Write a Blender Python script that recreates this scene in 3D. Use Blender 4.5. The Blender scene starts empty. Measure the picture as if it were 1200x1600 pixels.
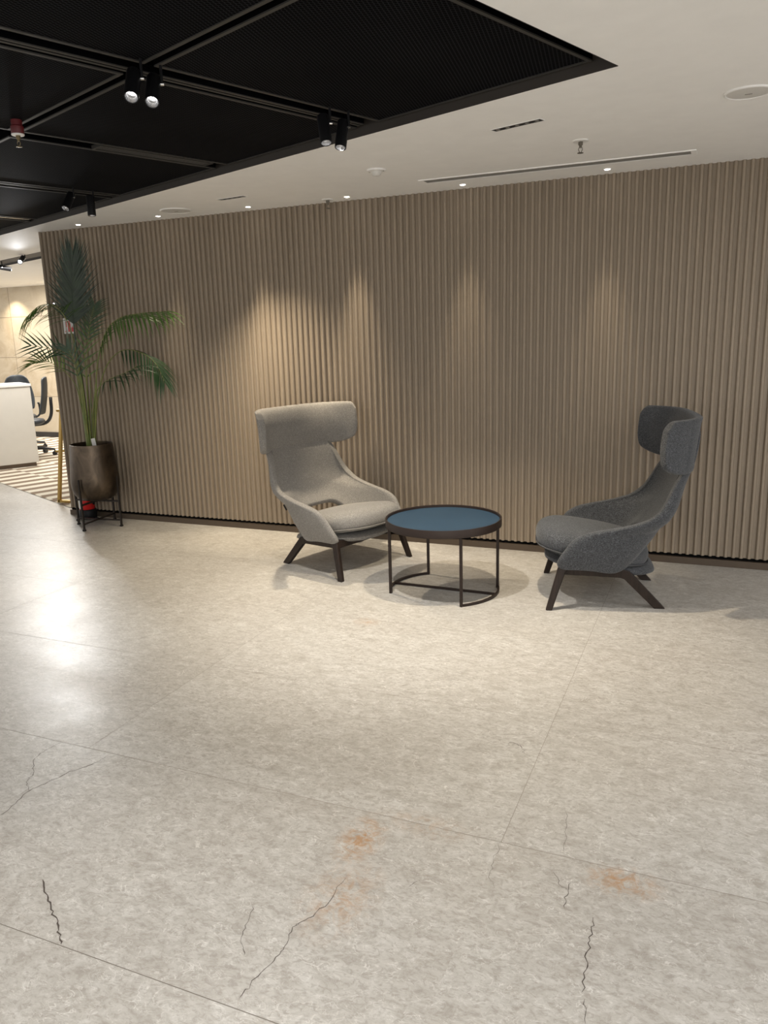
import bpy, bmesh, math, random
from mathutils import Vector, Matrix, noise as mnoise
random.seed(7)
scene = bpy.context.scene
col = scene.collection
R = math.radians

# ------------------------------------------------------------------ camera
YAW, PITCH, ROLL, FPX, EYE = R(23.277), R(12.766), R(-1.657), 1222.3, 1.55
cy, sy = math.cos(YAW), math.sin(YAW)
fwd = Vector((-sy*math.cos(PITCH), cy*math.cos(PITCH), -math.sin(PITCH)))
rgt = Vector((cy, sy, 0)); upv = rgt.cross(fwd)
r2 = rgt*math.cos(ROLL) + upv*math.sin(ROLL)
u2 = -rgt*math.sin(ROLL) + upv*math.cos(ROLL)
cam_d = bpy.data.cameras.new('camera'); cam = bpy.data.objects.new('camera', cam_d); col.objects.link(cam)
M = Matrix((r2, u2, -fwd)).transposed().to_4x4(); M.translation = Vector((0, 0, EYE))
cam.matrix_world = M
cam_d.sensor_fit = 'HORIZONTAL'; cam_d.sensor_width = 36; cam_d.lens = 36*FPX/1200
cam_d.clip_start = 0.05; cam_d.clip_end = 60
scene.camera = cam

# ------------------------------------------------------------------ view, world
vs = scene.view_settings
vs.view_transform = 'Standard'; vs.look = 'None'; vs.gamma = 1; vs.use_curve_mapping = False
vs.exposure = 0.36
scene.cycles.use_denoising = True
scene.cycles.max_bounces = 8
scene.cycles.sample_clamp_indirect = 4
W = bpy.data.worlds.new('world'); scene.world = W; W.use_nodes = True
bg = W.node_tree.nodes['Background']; bg.inputs[0].default_value = (1.0, 0.98, 0.95, 1); bg.inputs[1].default_value = 1.0

ZC = 2.4945            # ceiling height
WY = 5.4115            # ribbed wall face
GC = Vector((-0.417, 3.2786, 0)); GA = Vector((0.3541, 0.9352, 0)); GB = Vector((-0.9352, 0.3541, 0))
GANG = math.atan2(GA.y, GA.x)
def grid(a, b, z=0.0): 
    p = GC + GA*a + GB*b
    return Vector((p.x, p.y, z))

# ------------------------------------------------------------------ lamps
WARM = (1.0, 0.86, 0.65); NEUT = (1.0, 0.96, 0.90); COOL = (0.95, 0.97, 1.0)
def spot(name, loc, aim, watts, angle, blend=1.0, color=NEUT, size=0.02):
    d = bpy.data.lights.new(name, 'SPOT'); d.energy = watts; d.spot_size = R(angle); d.spot_blend = blend
    d.color = color; d.shadow_soft_size = size
    o = bpy.data.objects.new(name, d); col.objects.link(o); o.location = loc
    o.rotation_euler = (Vector(aim)-Vector(loc)).to_track_quat('-Z', 'Y').to_euler()
    return o
def area(name, loc, aim, watts, sx, sy_, color=NEUT):
    d = bpy.data.lights.new(name, 'AREA'); d.shape = 'RECTANGLE'; d.size = sx; d.size_y = sy_; d.energy = watts; d.color = color
    o = bpy.data.objects.new(name, d); col.objects.link(o); o.location = loc
    o.rotation_euler = (Vector(aim)-Vector(loc)).to_track_quat('-Z', 'Y').to_euler()
    return o
DOWN = [(-4.89, 5.24), (-4.08, 5.23), (-3.27, 5.24), (-2.47, 5.25), (-1.63, 5.25), (-0.71, 5.24)]
DOWN_W = [16, 34, 75, 80, 38, 36]
for (x, y), w in zip(DOWN, DOWN_W):
    spot('downlight_lamp', (x, y, ZC-0.012), (x, y, 0), w*1.35, 35, 1.0, WARM, 0.022)
BLADE_A = Vector((-0.952, 3.932, ZC)); BLADE_B = Vector((-3.157, 4.862, ZC))
spot('linear_downlight_lamp', BLADE_A-Vector((0, 0, .01)), (-1.15, 3.80, 0), 148, 88, 0.6, WARM, 0.03)
spot('linear_downlight_lamp', BLADE_B-Vector((0, 0, .01)), (-3.0, 4.75, 0), 190, 95, 0.9, WARM, 0.03)
# area lights standing in for the unseen ceiling lighting of the hall
area('hall_area_light', (0.6, -1.2, 2.48), (0.6, -1.2, 0), 105, 3.0, 2.0, (1.0, 0.985, 0.96))
area('hall_area_light', (-4.5, 1.0, 2.48), (-4.5, 1.0, 0), 40, 2.0, 2.0, NEUT)
area('hall_area_light', (2.4, 2.6, 2.48), (2.4, 2.6, 0), 50, 1.5, 2.5, COOL)  # cool fill added for the bluish floor on the right
d_ = bpy.data.lights.new('hall_fill_point', 'POINT'); d_.energy = 46; d_.color = (1.0, 0.975, 0.94); d_.shadow_soft_size = 0.25  # point light without a fitting, added to brighten the white ceiling
o_ = bpy.data.objects.new('hall_fill_point', d_); col.objects.link(o_); o_.location = (1.6, -1.6, 1.75)
# office beyond the wall
area('office_fill_light', (-9.6, 8.9, 2.46), (-9.6, 8.9, 0), 75, 1.0, 1.0, NEUT)  # general fill for the office, no fitting seen
area('office_fill_light', (-7.55, 7.05, 2.45), (-7.55, 7.05, 0), 48, 0.9, 0.9, NEUT)  # extra fill added to brighten the desk front and the floor glare
for x in (-10.9, -9.5):
    spot('office_wall_lamp', (x, 9.8, 2.47), (x, 9.95, 0), 60, 100, 1.0, WARM, 0.02)

# ------------------------------------------------------------------ materials
def mat(name, color, rough=0.5, metal=0.0, spec=0.5, emit=None, emit_s=0.0):
    m = bpy.data.materials.new(name); m.use_nodes = True
    b = m.node_tree.nodes['Principled BSDF']
    b.inputs['Base Color'].default_value = (*color, 1); b.inputs['Roughness'].default_value = rough
    b.inputs['Metallic'].default_value = metal; b.inputs['Specular IOR Level'].default_value = spec
    if emit: b.inputs['Emission Color'].default_value = (*emit, 1); b.inputs['Emission Strength'].default_value = emit_s
    return m
class N:
    """small node-tree helper"""
    def __init__(s, m): s.t = m.node_tree; s.b = s.t.nodes['Principled BSDF']
    def n(s, typ, **kw):
        x = s.t.nodes.new(typ)
        for k, v in kw.items():
            if k.startswith('i_'):
                key = k[2:]; key = int(key) if key.isdigit() else key.replace('_', ' ')
                x.inputs[key].default_value = v
            else: setattr(x, k, v)
        return x
    def l(s, a, b): s.t.links.new(a, b)
    def coord(s, scale=(1, 1, 1), loc=(0, 0, 0), rot=(0, 0, 0)):
        tc = s.n('ShaderNodeTexCoord'); mp = s.n('ShaderNodeMapping')
        mp.inputs['Scale'].default_value = scale; mp.inputs['Location'].default_value = loc; mp.inputs['Rotation'].default_value = rot
        s.l(tc.outputs['Object'], mp.inputs['Vector']); return mp.outputs['Vector']
    def noise(s, vec, scale, detail=4, rough=0.5, dist=0.0):
        x = s.n('ShaderNodeTexNoise'); x.inputs['Scale'].default_value = scale; x.inputs['Detail'].default_value = detail
        x.inputs['Roughness'].default_value = rough; x.inputs['Distortion'].default_value = dist
        s.l(vec, x.inputs['Vector']); return x.outputs['Fac']
    def ramp(s, fac, stops):
        x = s.n('ShaderNodeValToRGB'); e = x.color_ramp.elements
        while len(e) > 1: e.remove(e[-1])
        e[0].position = stops[0][0]; c = stops[0][1]; e[0].color = (*c, 1) if not isinstance(c, float) else (c, c, c, 1)
        for p, c in stops[1:]:
            q = e.new(p); q.color = (*c, 1) if not isinstance(c, float) else (c, c, c, 1)
        s.l(fac, x.inputs['Fac']); return x.outputs['Color']
    def mix(s, fac, a, b, mode='MIX'):
        x = s.n('ShaderNodeMix', data_type='RGBA', blend_type=mode)
        if isinstance(fac, (int, float)): x.inputs[0].default_value = fac
        else: s.l(fac, x.inputs[0])
        for v, i in ((a, 6), (b, 7)):
            if isinstance(v, tuple): x.inputs[i].default_value = (*v, 1)
            else: s.l(v, x.inputs[i])
        return x.outputs[2]
    def math(s, op, a, b=None, c=None):
        x = s.n('ShaderNodeMath', operation=op)
        for i, v in enumerate((a, b, c)):
            if v is None: continue
            if isinstance(v, (int, float)): x.inputs[i].default_value = v
            else: s.l(v, x.inputs[i])
        return x.outputs[0]
    def bump(s, h, strength=0.3, dist=0.01):
        x = s.n('ShaderNodeBump'); x.inputs['Strength'].default_value = strength; x.inputs['Distance'].default_value = dist
        s.l(h, x.inputs['Height']); s.l(x.outputs[0], s.b.inputs['Normal'])

# marble floor
def marble_floor():
    m = mat('marble_tile', (0.5, 0.46, 0.40), 0.3); k = N(m)
    v = k.coord()
    br = k.n('ShaderNodeTexBrick', offset=0.0, squash=1.0)
    br.inputs['Scale'].default_value = 1.0; br.inputs['Brick Width'].default_value = 1.656; br.inputs['Row Height'].default_value = 0.828
    br.inputs['Mortar Size'].default_value = 0.0; br.inputs['Mortar Smooth'].default_value = 0.3
    br.inputs['Color1'].default_value = (0, 0, 0, 1); br.inputs['Color2'].default_value = (1, 1, 1, 1); br.inputs['Mortar'].default_value = (.5, .5, .5, 1)
    vb = k.coord(loc=(0.54+1.656*10, -2.102+0.828*10, 0)); k.l(vb, br.inputs['Vector'])
    tile = k.math('MULTIPLY', br.outputs['Color'], 1.0)
    # shift the stone pattern per tile
    cmb = k.n('ShaderNodeCombineXYZ'); k.l(k.math('MULTIPLY', tile, 7.3), cmb.inputs[0]); k.l(k.math('MULTIPLY', tile, 3.1), cmb.inputs[1])
    add = k.n('ShaderNodeVectorMath', operation='ADD'); k.l(v, add.inputs[0]); k.l(cmb.outputs[0], add.inputs[1]); vv = add.outputs[0]
    vs1 = k.n('ShaderNodeVectorMath', operation='MULTIPLY'); k.l(vv, vs1.inputs[0]); vs1.inputs[1].default_value = (0.72, 1.15, 1)
    va = vs1.outputs[0]
    big = k.noise(va, 1.7, 4, 0.6, 0.5)
    mid = k.noise(va, 17, 8, 0.74, 0.8)
    fine = k.noise(va, 60, 5, 0.72, 0.9)
    c1 = k.ramp(mid, [(0.32, (0.375, 0.350, 0.318)), (0.46, (0.480, 0.460, 0.428)), (0.58, (0.540, 0.523, 0.494)), (0.74, (0.65, 0.638, 0.615))])
    c2 = k.mix(k.ramp(big, [(0.36, 0.0), (0.64, 0.75)]), c1, k.mix(1.0, c1, (0.90, 0.885, 0.87), 'MULTIPLY'))
    c3 = k.mix(k.ramp(fine, [(0.38, 0.70), (0.52, 0.0)]), c2, (0.325, 0.298, 0.268))
    def ridge(scale, dist, width, mscale, m0, m1, amt, detail=3):
        n1 = k.noise(va, scale, detail, 0.6, dist)
        r = k.ramp(k.math('ABSOLUTE', k.math('SUBTRACT', n1, 0.5)), [(0.0, 1.0), (width, 0.0)])
        mk = k.ramp(k.noise(va, mscale, 3, 0.6, 0.3), [(m0, 0.0), (m1, amt)])
        return k.math('MULTIPLY', r, mk)
    c4 = k.mix(ridge(16, 1.4, 0.018, 15, 0.46, 0.62, 0.62), c3, (0.80, 0.785, 0.755))
    c4 = k.mix(ridge(30, 1.0, 0.026, 21, 0.47, 0.62, 0.5), c4, (0.78, 0.765, 0.735))
    c4 = k.mix(ridge(5, 0.8, 0.006, 3.2, 0.50, 0.64, 0.55, 5), c4, (0.74, 0.715, 0.67))
    c4 = k.mix(ridge(9, 1.2, 0.010, 6, 0.52, 0.66, 0.55, 5), c4, (0.34, 0.29, 0.24))
    # rust stains with their own places
    geo = k.n('ShaderNodeNewGeometry')
    st = None
    for (x, y, rx, ry, s) in [(-0.955, 1.965, .085, .16, 1.0), (-0.90, 1.70, .13, .20, .55), (-0.17, 2.05, .13, .085, .9), (-1.72, 3.72, .09, .07, .5), (-0.80, 2.10, .2, .08, .35)]:
        d = k.n('ShaderNodeVectorMath', operation='SUBTRACT'); k.l(geo.outputs['Position'], d.inputs[0]); d.inputs[1].default_value = (x, y, 0)
        d2 = k.n('ShaderNodeVectorMath', operation='MULTIPLY'); k.l(d.outputs[0], d2.inputs[0]); d2.inputs[1].default_value = (1/rx, 1/ry, 1)
        le = k.n('ShaderNodeVectorMath', operation='LENGTH'); k.l(d2.outputs[0], le.inputs[0])
        f = k.math('MULTIPLY', k.ramp(le.outputs['Value'], [(0.1, 1.0), (1.0, 0.0)]), s)
        st = f if st is None else k.math('MAXIMUM', st, f)
    rn = k.noise(v, 24, 6, 0.7, 1.2)
    sf = k.math('MULTIPLY', st, k.ramp(rn, [(0.42, 0.0), (0.62, 1.0)]))
    c5 = k.mix(sf, c4, (0.42, 0.22, 0.085))
    # tile tone
    c6 = k.mix(k.math('MULTIPLY', tile, 0.30), c5, k.mix(1.0, c5, (0.84, 0.82, 0.80), 'MULTIPLY'))
    c7 = k.mix(1.0, c6, (0.915, 0.91, 0.895), 'MULTIPLY')
    k.l(c7, k.b.inputs['Base Color'])
    rg = k.ramp(k.noise(v, 3.0, 4, 0.6), [(0.3, 0.33), (0.7, 0.41)])
    k.l(rg, k.b.inputs['Roughness'])
    k.b.inputs['Specular IOR Level'].default_value = 0.45
    return m
M_floor = marble_floor()
M_joint = mat('dark_joint', (0.17, 0.145, 0.12), 0.6); M_joint2 = mat('filled_joint', (0.24, 0.21, 0.175), 0.6)
M_crack = mat('crack_line', (0.07, 0.055, 0.045), 0.8)

def rib_wood():
    m = mat('ribbed_wood', (0.22, 0.165, 0.12), 0.55); k = N(m)
    v = k.coord(scale=(1, 1, 0.035))
    a = k.noise(v, 26, 5, 0.6, 0.3); v2 = k.coord(scale=(1, 1, 0.2)); b = k.noise(v2, 240, 3, 0.7)
    c = k.ramp(a, [(0.3, (0.262, 0.211, 0.155)), (0.7, (0.296, 0.241, 0.181))])
    c = k.mix(k.ramp(b, [(0.35, 0.22), (0.6, 0.0)]), c, (0.22, 0.17, 0.122))
    k.l(c, k.b.inputs['Base Color']); k.bump(b, 0.15, 0.002)
    return m
M_rib = rib_wood()
M_basebrown = mat('bronze_skirting', (0.085, 0.062, 0.043), 0.45, 0.3)
M_gap = mat('black_gap', (0.004, 0.004, 0.004), 0.9, 0, 0.05)
def paint(name, c, rough=0.6):
    m = mat(name, c, rough, 0, 0.3); k = N(m)
    n = k.noise(k.coord(), 9, 4); k.l(k.mix(k.ramp(n, [(0.3, 0.0), (0.7, 1.0)]), c, tuple(x*0.965 for x in c)), k.b.inputs['Base Color'])
    k.bump(k.noise(k.coord(), 260, 2), 0.04, 0.002); return m
M_ceil = paint('white_ceiling_paint', (0.90, 0.89, 0.87), 0.75)
M_black = mat('black_metal', (0.007, 0.007, 0.008), 0.45, 0, 0.2)
M_plenum = mat('black_plenum', (0.002, 0.002, 0.0025), 0.95, 0, 0.02)
M_recess = mat('dark_recess_edge', (0.034, 0.028, 0.023), 0.65)
M_pframe = mat('panel_frame_grey', (0.045, 0.043, 0.040), 0.5, 0.1, 0.2)
def mesh_mat():
    m = mat('black_expanded_mesh', (0.01, 0.01, 0.011), 0.5); k = N(m)
    tc = k.n('ShaderNodeTexCoord'); sp = k.n('ShaderNodeSeparateXYZ'); k.l(tc.outputs['Object'], sp.inputs[0])
    p = 2*math.pi
    u = k.math('MULTIPLY', sp.outputs[0], p/0.030); w = k.math('MULTIPLY', sp.outputs[1], p/0.016)
    s1 = k.math('SINE', k.math('MULTIPLY', k.math('ADD', u, w), 0.5)); s2 = k.math('SINE', k.math('MULTIPLY', k.math('SUBTRACT', u, w), 0.5))
    pr = k.math('ABSOLUTE', k.math('MULTIPLY', s1, s2))
    hole = k.ramp(pr, [(0.22, 0.0), (0.42, 1.0)])
    nz = k.noise(k.coord(), 2.0, 2)
    k.l(k.mix(hole, k.ramp(nz, [(0.3, (0.0075, 0.0078, 0.0095)), (0.7, (0.013, 0.0134, 0.016))]), (0.0008, 0.0008, 0.0012)), k.b.inputs['Base Color'])
    k.l(k.ramp(hole, [(0.0, 0.65), (1.0, 0.95)]), k.b.inputs['Roughness'])
    k.b.inputs['Specular IOR Level'].default_value = 0.04
    return m
M_mesh = mesh_mat()
def fabric(name, ca, cb, cc):
    m = mat(name, ca, 0.9, 0, 0.15); k = N(m)
    v = k.coord(scale=(1, 1, 2.2)); a = k.noise(v, 150, 4, 0.8); b = k.noise(k.coord(scale=(1, 1, 1.5)), 60, 5, 0.7)
    c = k.ramp(a, [(0.36, ca), (0.5, cb), (0.64, cc)])
    c = k.mix(k.ramp(b, [(0.35, 0.0), (0.65, 0.4)]), c, ca)
    k.l(c, k.b.inputs['Base Color']); k.bump(a, 0.35, 0.003)
    k.b.inputs['Sheen Weight'].default_value = 0.15
    return m
M_lightfab = fabric('light_grey_melange_wool', (0.135, 0.125, 0.112), (0.215, 0.203, 0.186), (0.33, 0.315, 0.295))
M_darkfab = fabric('dark_grey_melange_wool', (0.022, 0.023, 0.026), (0.056, 0.059, 0.064), (0.145, 0.150, 0.160))
M_lightpipe = mat('light_piping', (0.18, 0.168, 0.15), 0.9); M_darkpipe = mat('dark_piping', (0.05, 0.052, 0.056), 0.9)
def wood_dark():
    m = mat('dark_stained_wood', (0.03, 0.02, 0.015), 0.4); k = N(m)
    n = k.noise(k.coord(scale=(1, 1, 0.15)), 70, 4, 0.6, 0.5)
    k.l(k.ramp(n, [(0.3, (0.013, 0.009, 0.007)), (0.7, (0.027, 0.018, 0.014))]), k.b.inputs['Base Color']); return m
M_legwood = wood_dark(); M_legwood.node_tree.nodes['Principled BSDF'].inputs['Specular IOR Level'].default_value = 0.2
M_tblue = mat('blue_table_top', (0.050, 0.105, 0.175), 0.5, 0, 0.22)
k = N(M_tblue); k.l(k.ramp(k.noise(k.coord(), 5, 4), [(0.3, (0.022, 0.046, 0.076)), (0.7, (0.027, 0.054, 0.086))]), k.b.inputs['Base Color'])
M_tbrown = mat('brown_coated_metal', (0.024, 0.016, 0.013), 0.45, 0.1, 0.25)
def bronze():
    m = mat('aged_bronze', (0.14, 0.10, 0.065), 0.36, 0.9); k = N(m)
    n = k.noise(k.coord(scale=(1, 1, 0.6)), 9, 5, 0.6, 0.6)
    k.l(k.ramp(n, [(0.3, (0.060, 0.046, 0.034)), (0.55, (0.115, 0.088, 0.064)), (0.75, (0.165, 0.120, 0.072))]), k.b.inputs['Base Color']); return m
M_bronze = bronze()
M_iron = mat('dark_iron', (0.028, 0.022, 0.018), 0.45, 0.5)
M_soil = mat('potting_soil', (0.018, 0.012, 0.009), 0.95)
def leafm(name, a, b, rough=0.42):
    m = mat(name, a, rough); k = N(m)
    k.l(k.ramp(k.noise(k.coord(), 14, 3), [(0.3, a), (0.7, b)]), k.b.inputs['Base Color'])
    return m
M_leaf = leafm('palm_leaf', (0.050, 0.112, 0.020), (0.115, 0.205, 0.040))
M_leafdark = leafm('palm_leaf_deep', (0.014, 0.042, 0.016), (0.030, 0.072, 0.024))
M_leafbig = leafm('palm_leaf_tall_frond', (0.008, 0.022, 0.010), (0.018, 0.042, 0.016))
M_leaflight = leafm('palm_leaf_young', (0.13, 0.20, 0.045), (0.21, 0.27, 0.075))
M_stem = leafm('palm_stem', (0.10, 0.15, 0.03), (0.20, 0.20, 0.055))
M_white = mat('white_plastic', (0.80, 0.79, 0.77), 0.4); M_paper = mat('white_card', (0.72, 0.71, 0.69), 0.7)
M_red = mat('signal_red', (0.52, 0.012, 0.012), 0.35); M_redd = mat('deep_red_coating', (0.10, 0.006, 0.008), 0.45)
M_brass = mat('brushed_brass', (0.50, 0.33, 0.11), 0.34, 0.95); M_chrome = mat('chrome', (0.75, 0.74, 0.72), 0.2, 1.0)
M_lens = mat('lamp_lens_lit', (1, 1, 1), 0.3, emit=(1.0, 0.93, 0.82), emit_s=14)
M_lensw = mat('spotlight_led_lit', (1, 1, 1), 0.3, emit=(1.0, 0.98, 0.95), emit_s=8)
M_lenshot = mat('bright_led_lit', (1, 1, 1), 0.3, emit=(0.94, 0.97, 1.0), emit_s=20)
M_refl = mat('faceted_reflector', (0.55, 0.55, 0.56), 0.25, 1.0)
M_grille = mat('grey_grille', (0.24, 0.225, 0.20), 0.6); M_speaker = mat('speaker_grille_white', (0.62, 0.605, 0.575), 0.7)
M_desk = paint('ivory_desk_panel', (0.70, 0.665, 0.60), 0.4); M_plinth = mat('brown_plinth', (0.13, 0.09, 0.06), 0.5)
M_chairblack = mat('black_chair_plastic', (0.014, 0.016, 0.019), 0.35); M_chairmesh = mat('charcoal_chair_mesh', (0.035, 0.042, 0.05), 0.5)
def stone_wall():
    m = mat('beige_stone_panels', (0.5, 0.42, 0.30), 0.4); k = N(m)
    br = k.n('ShaderNodeTexBrick', offset=0.0)
    br.inputs['Scale'].default_value = 1; br.inputs['Brick Width'].default_value = 1.6; br.inputs['Row Height'].default_value = 0.66
    br.inputs['Mortar Size'].default_value = 0.006; br.inputs['Color1'].default_value = (0, 0, 0, 1); br.inputs['Color2'].default_value = (1, 1, 1, 1); br.inputs['Mortar'].default_value = (.4, .4, .4, 1)
    tc = k.n('ShaderNodeTexCoord'); sp = k.n('ShaderNodeSeparateXYZ'); cb = k.n('ShaderNodeCombineXYZ'); k.l(tc.outputs['Object'], sp.inputs[0])
    k.l(k.math('ADD', sp.outputs[0], 11.05+16), cb.inputs[0]); k.l(k.math('ADD', sp.outputs[2], -0.69+6.6), cb.inputs[1]); k.l(cb.outputs[0], br.inputs['Vector'])
    n = k.noise(k.coord(), 3.5, 6, 0.65, 1.2)
    c = k.ramp(n, [(0.3, (0.40, 0.31, 0.20)), (0.6, (0.53, 0.45, 0.33))])
    c = k.mix(k.math('MULTIPLY', br.outputs['Color'], 0.7), c, (0.52, 0.46, 0.36))
    k.l(k.mix(k.math('MULTIPLY', br.outputs['Fac'], 0.7), c, (0.16, 0.12, 0.08)), k.b.inputs['Base Color']); return m
M_stone = stone_wall()
def carpet_mat():
    m = mat('striped_carpet', (0.4, 0.33, 0.25), 0.95, 0, 0.1); k = N(m)
    v = k.coord(rot=(0, 0, -GANG)); sp = k.n('ShaderNodeSeparateXYZ'); k.l(v, sp.inputs[0])
    seg = k.math('FLOOR', k.math('DIVIDE', sp.outputs[0], 0.55))
    off = k.math('MULTIPLY', k.math('FRACT', k.math('MULTIPLY', k.math('SINE', k.math('MULTIPLY', seg, 12.98)), 437.5)), 0.16)
    t = k.math('FRACT', k.math('DIVIDE', k.math('ADD', sp.outputs[1], off), 0.27))
    f = k.math('GREATER_THAN', t, 0.48)
    n = k.noise(k.coord(), 160, 3)
    c = k.mix(f, (0.27, 0.205, 0.15), (0.78, 0.73, 0.62))
    c = k.mix(k.ramp(n, [(0.35, 0.2), (0.6, 0.0)]), c, (0.2, 0.16, 0.12))
    k.l(c, k.b.inputs['Base Color']); return m
M_carpet = carpet_mat()

# ------------------------------------------------------------------ mesh helpers
def obj(name, bm, m, parent=None, smooth=False, mats=None, bevel=0, auto=None):
    me = bpy.data.meshes.new(name)
    bmesh.ops.recalc_face_normals(bm, faces=bm.faces[:])
    bm.to_mesh(me); bm.free()
    for x in (mats or [m]): me.materials.append(x)
    if smooth or auto:
        for p in me.polygons: p.use_smooth = True
    if auto:
        try: me.set_sharp_from_angle(angle=R(auto))
        except Exception: pass
    o = bpy.data.objects.new(name, me); col.objects.link(o)
    if parent: o.parent = parent
    if bevel:
        b = o.modifiers.new('bevel', 'BEVEL'); b.width = bevel; b.segments = 2; b.limit_method = 'ANGLE'; b.angle_limit = R(40)
    return o
def tag(o, label, cat, group=None):
    o['label'] = label; o['category'] = cat
    if group: o['group'] = group
    return o
def thing(name, label, cat, loc=(0, 0, 0), rz=0, group=None):
    o = bpy.data.objects.new(name, None); col.objects.link(o); o.location = loc; o.rotation_euler = (0, 0, rz)
    o.empty_display_size = 0.05
    return tag(o, label, cat, group)
def struct(name, bm, m, **kw):
    o = obj(name, bm, m, **kw); o['kind'] = 'structure'; return o
def box(bm, x0, y0, z0, x1, y1, z1, mi=0, mtx=None):
    vs_ = [bm.verts.new(Vector(p) if mtx is None else mtx @ Vector(p)) for p in
           [(x0, y0, z0), (x1, y0, z0), (x1, y1, z0), (x0, y1, z0), (x0, y0, z1), (x1, y0, z1), (x1, y1, z1), (x0, y1, z1)]]
    for f in [(0, 3, 2, 1), (4, 5, 6, 7), (0, 1, 5, 4), (1, 2, 6, 5), (2, 3, 7, 6), (3, 0, 4, 7)]:
        bm.faces.new([vs_[i] for i in f]).material_index = mi
def frame_of(d):
    d = d.normalized(); a = Vector((0, 0, 1)) if abs(d.z) < 0.95 else Vector((1, 0, 0))
    u = d.cross(a).normalized(); return u, u.cross(d).normalized()
def tube(bm, pts, rad, seg=10, closed=False, mi=0, square=False):
    pts = [Vector(p) for p in pts]; n = len(pts); rings = []
    if square: seg = 4
    pu = None
    for i, p in enumerate(pts):
        if closed: d = (pts[(i+1) % n]-p).normalized() + (p-pts[i-1]).normalized()
        else: d = (pts[min(i+1, n-1)]-pts[max(i-1, 0)])
        d.normalize()
        if pu is None: u, v = frame_of(d)
        else:
            u = (pu - d*pu.dot(d)); u = u.normalized() if u.length > 1e-6 else frame_of(d)[0]; v = u.cross(d).normalized()
        pu = u
        r = rad[i] if isinstance(rad, (list, tuple)) else rad
        if square: r *= 1.414
        off = math.pi/4 if square else 0
        rings.append([bm.verts.new(p + u*math.cos(2*math.pi*k/seg+off)*r + v*math.sin(2*math.pi*k/seg+off)*r) for k in range(seg)])
    for i in range(n if closed else n-1):
        a, b = rings[i], rings[(i+1) % n]
        for k in range(seg): bm.faces.new([a[k], a[(k+1) % seg], b[(k+1) % seg], b[k]]).material_index = mi
    if not closed:
        bm.faces.new(rings[0][::-1]).material_index = mi; bm.faces.new(rings[-1]).material_index = mi
def lathe(bm, prof, seg=48, mtx=None, cap0=True, cap1=True, mi=0):
    rings = []
    for r, z in prof:
        rings.append([bm.verts.new((mtx or Matrix()) @ Vector((r*math.cos(2*math.pi*k/seg), r*math.sin(2*math.pi*k/seg), z))) for k in range(seg)])
    for a, b in zip(rings, rings[1:]):
        for k in range(seg): bm.faces.new([a[k], a[(k+1) % seg], b[(k+1) % seg], b[k]]).material_index = mi
    if cap0: bm.faces.new(rings[0][::-1]).material_index = mi
    if cap1: bm.faces.new(rings[-1]).material_index = mi
def interp(tab, x):
    if x <= tab[0][0]: return tab[0][1]
    for (a, b), (c, d) in zip(tab, tab[1:]):
        if x <= c: return b + (d-b)*(x-a)/(c-a)
    return tab[-1][1]
def catmull(pts, n):
    P = [Vector(p) for p in pts]; P = [P[0]*2-P[1]] + P + [P[-1]*2-P[-2]]; out = []; m = len(P)-3
    for i in range(n):
        t = i/(n-1)*m; j = min(int(t), m-1); t -= j; a, b, c, d = P[j:j+4]
        out.append(0.5*((2*b) + (c-a)*t + (2*a-5*b+4*c-d)*t*t + (3*b-a-3*c+d)*t**3))
    return out
def local_mtx(origin, zdir):
    q = Vector(zdir).to_track_quat('Z', 'Y'); m = q.to_matrix().to_4x4(); m.translation = Vector(origin); return m

# ================================================================== SETTING
# floor with cracks as hair-thin dark lines in its surface
bm = bmesh.new()
f = bm.faces.new([bm.verts.new(p) for p in [(-14, -5, 0), (5, -5, 0), (5, 11, 0), (-14, 11, 0)]])
CRACKS = [
 [(-1.760, 1.453), (-1.703, 1.408), (-1.644, 1.370), (-1.592, 1.337), (-1.548, 1.304), (-1.516, 1.277)],
 [(-2.156, 1.647), (-2.162, 1.720), (-2.183, 1.795), (-2.160, 1.861), (-2.134, 1.943), (-2.088, 2.026), (-2.082, 2.087)],
 [(-2.183, 1.795), (-2.233, 1.833), (-2.257, 1.879), (-2.329, 1.957), (-2.350, 2.030), (-2.335, 2.098)],
 [(-0.971, 1.305), (-0.975, 1.361), (-0.957, 1.437), (-0.956, 1.484), (-0.971, 1.555), (-0.961, 1.580), (-0.934, 1.621), (-0.927, 1.666), (-0.922, 1.781)],
 [(-1.114, 1.584), (-1.092, 1.516), (-1.074, 1.457), (-1.040, 1.423)],
 [(-0.225, 1.875), (-0.221, 1.814), (-0.224, 1.755), (-0.220, 1.690), (-0.216, 1.618)],
 [(-0.206, 1.602), (-0.194, 1.531)], [(-0.362, 2.024), (-0.332, 1.971), (-0.314, 1.961)],
 [(-0.313, 1.995), (-0.309, 1.935), (-0.305, 1.883)], [(-0.541, 2.106), (-0.541, 2.008), (-0.534, 1.947), (-0.505, 1.894)],
 [(-0.733, 1.810), (-0.721, 1.843)], [(-0.672, 2.674), (-0.656, 2.710), (-0.617, 2.694), (-0.591, 2.648)],
 [(-0.382, 2.344), (-0.357, 2.192), (-0.353, 2.127)]]
CW = [1.6, 0.8, 0.6, 0.8, 0.6, 1.1, 0.6, 0.6, 0.7, 0.4, 0.8, 0.8, 0.4]
rc = random.Random(3)
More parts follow.
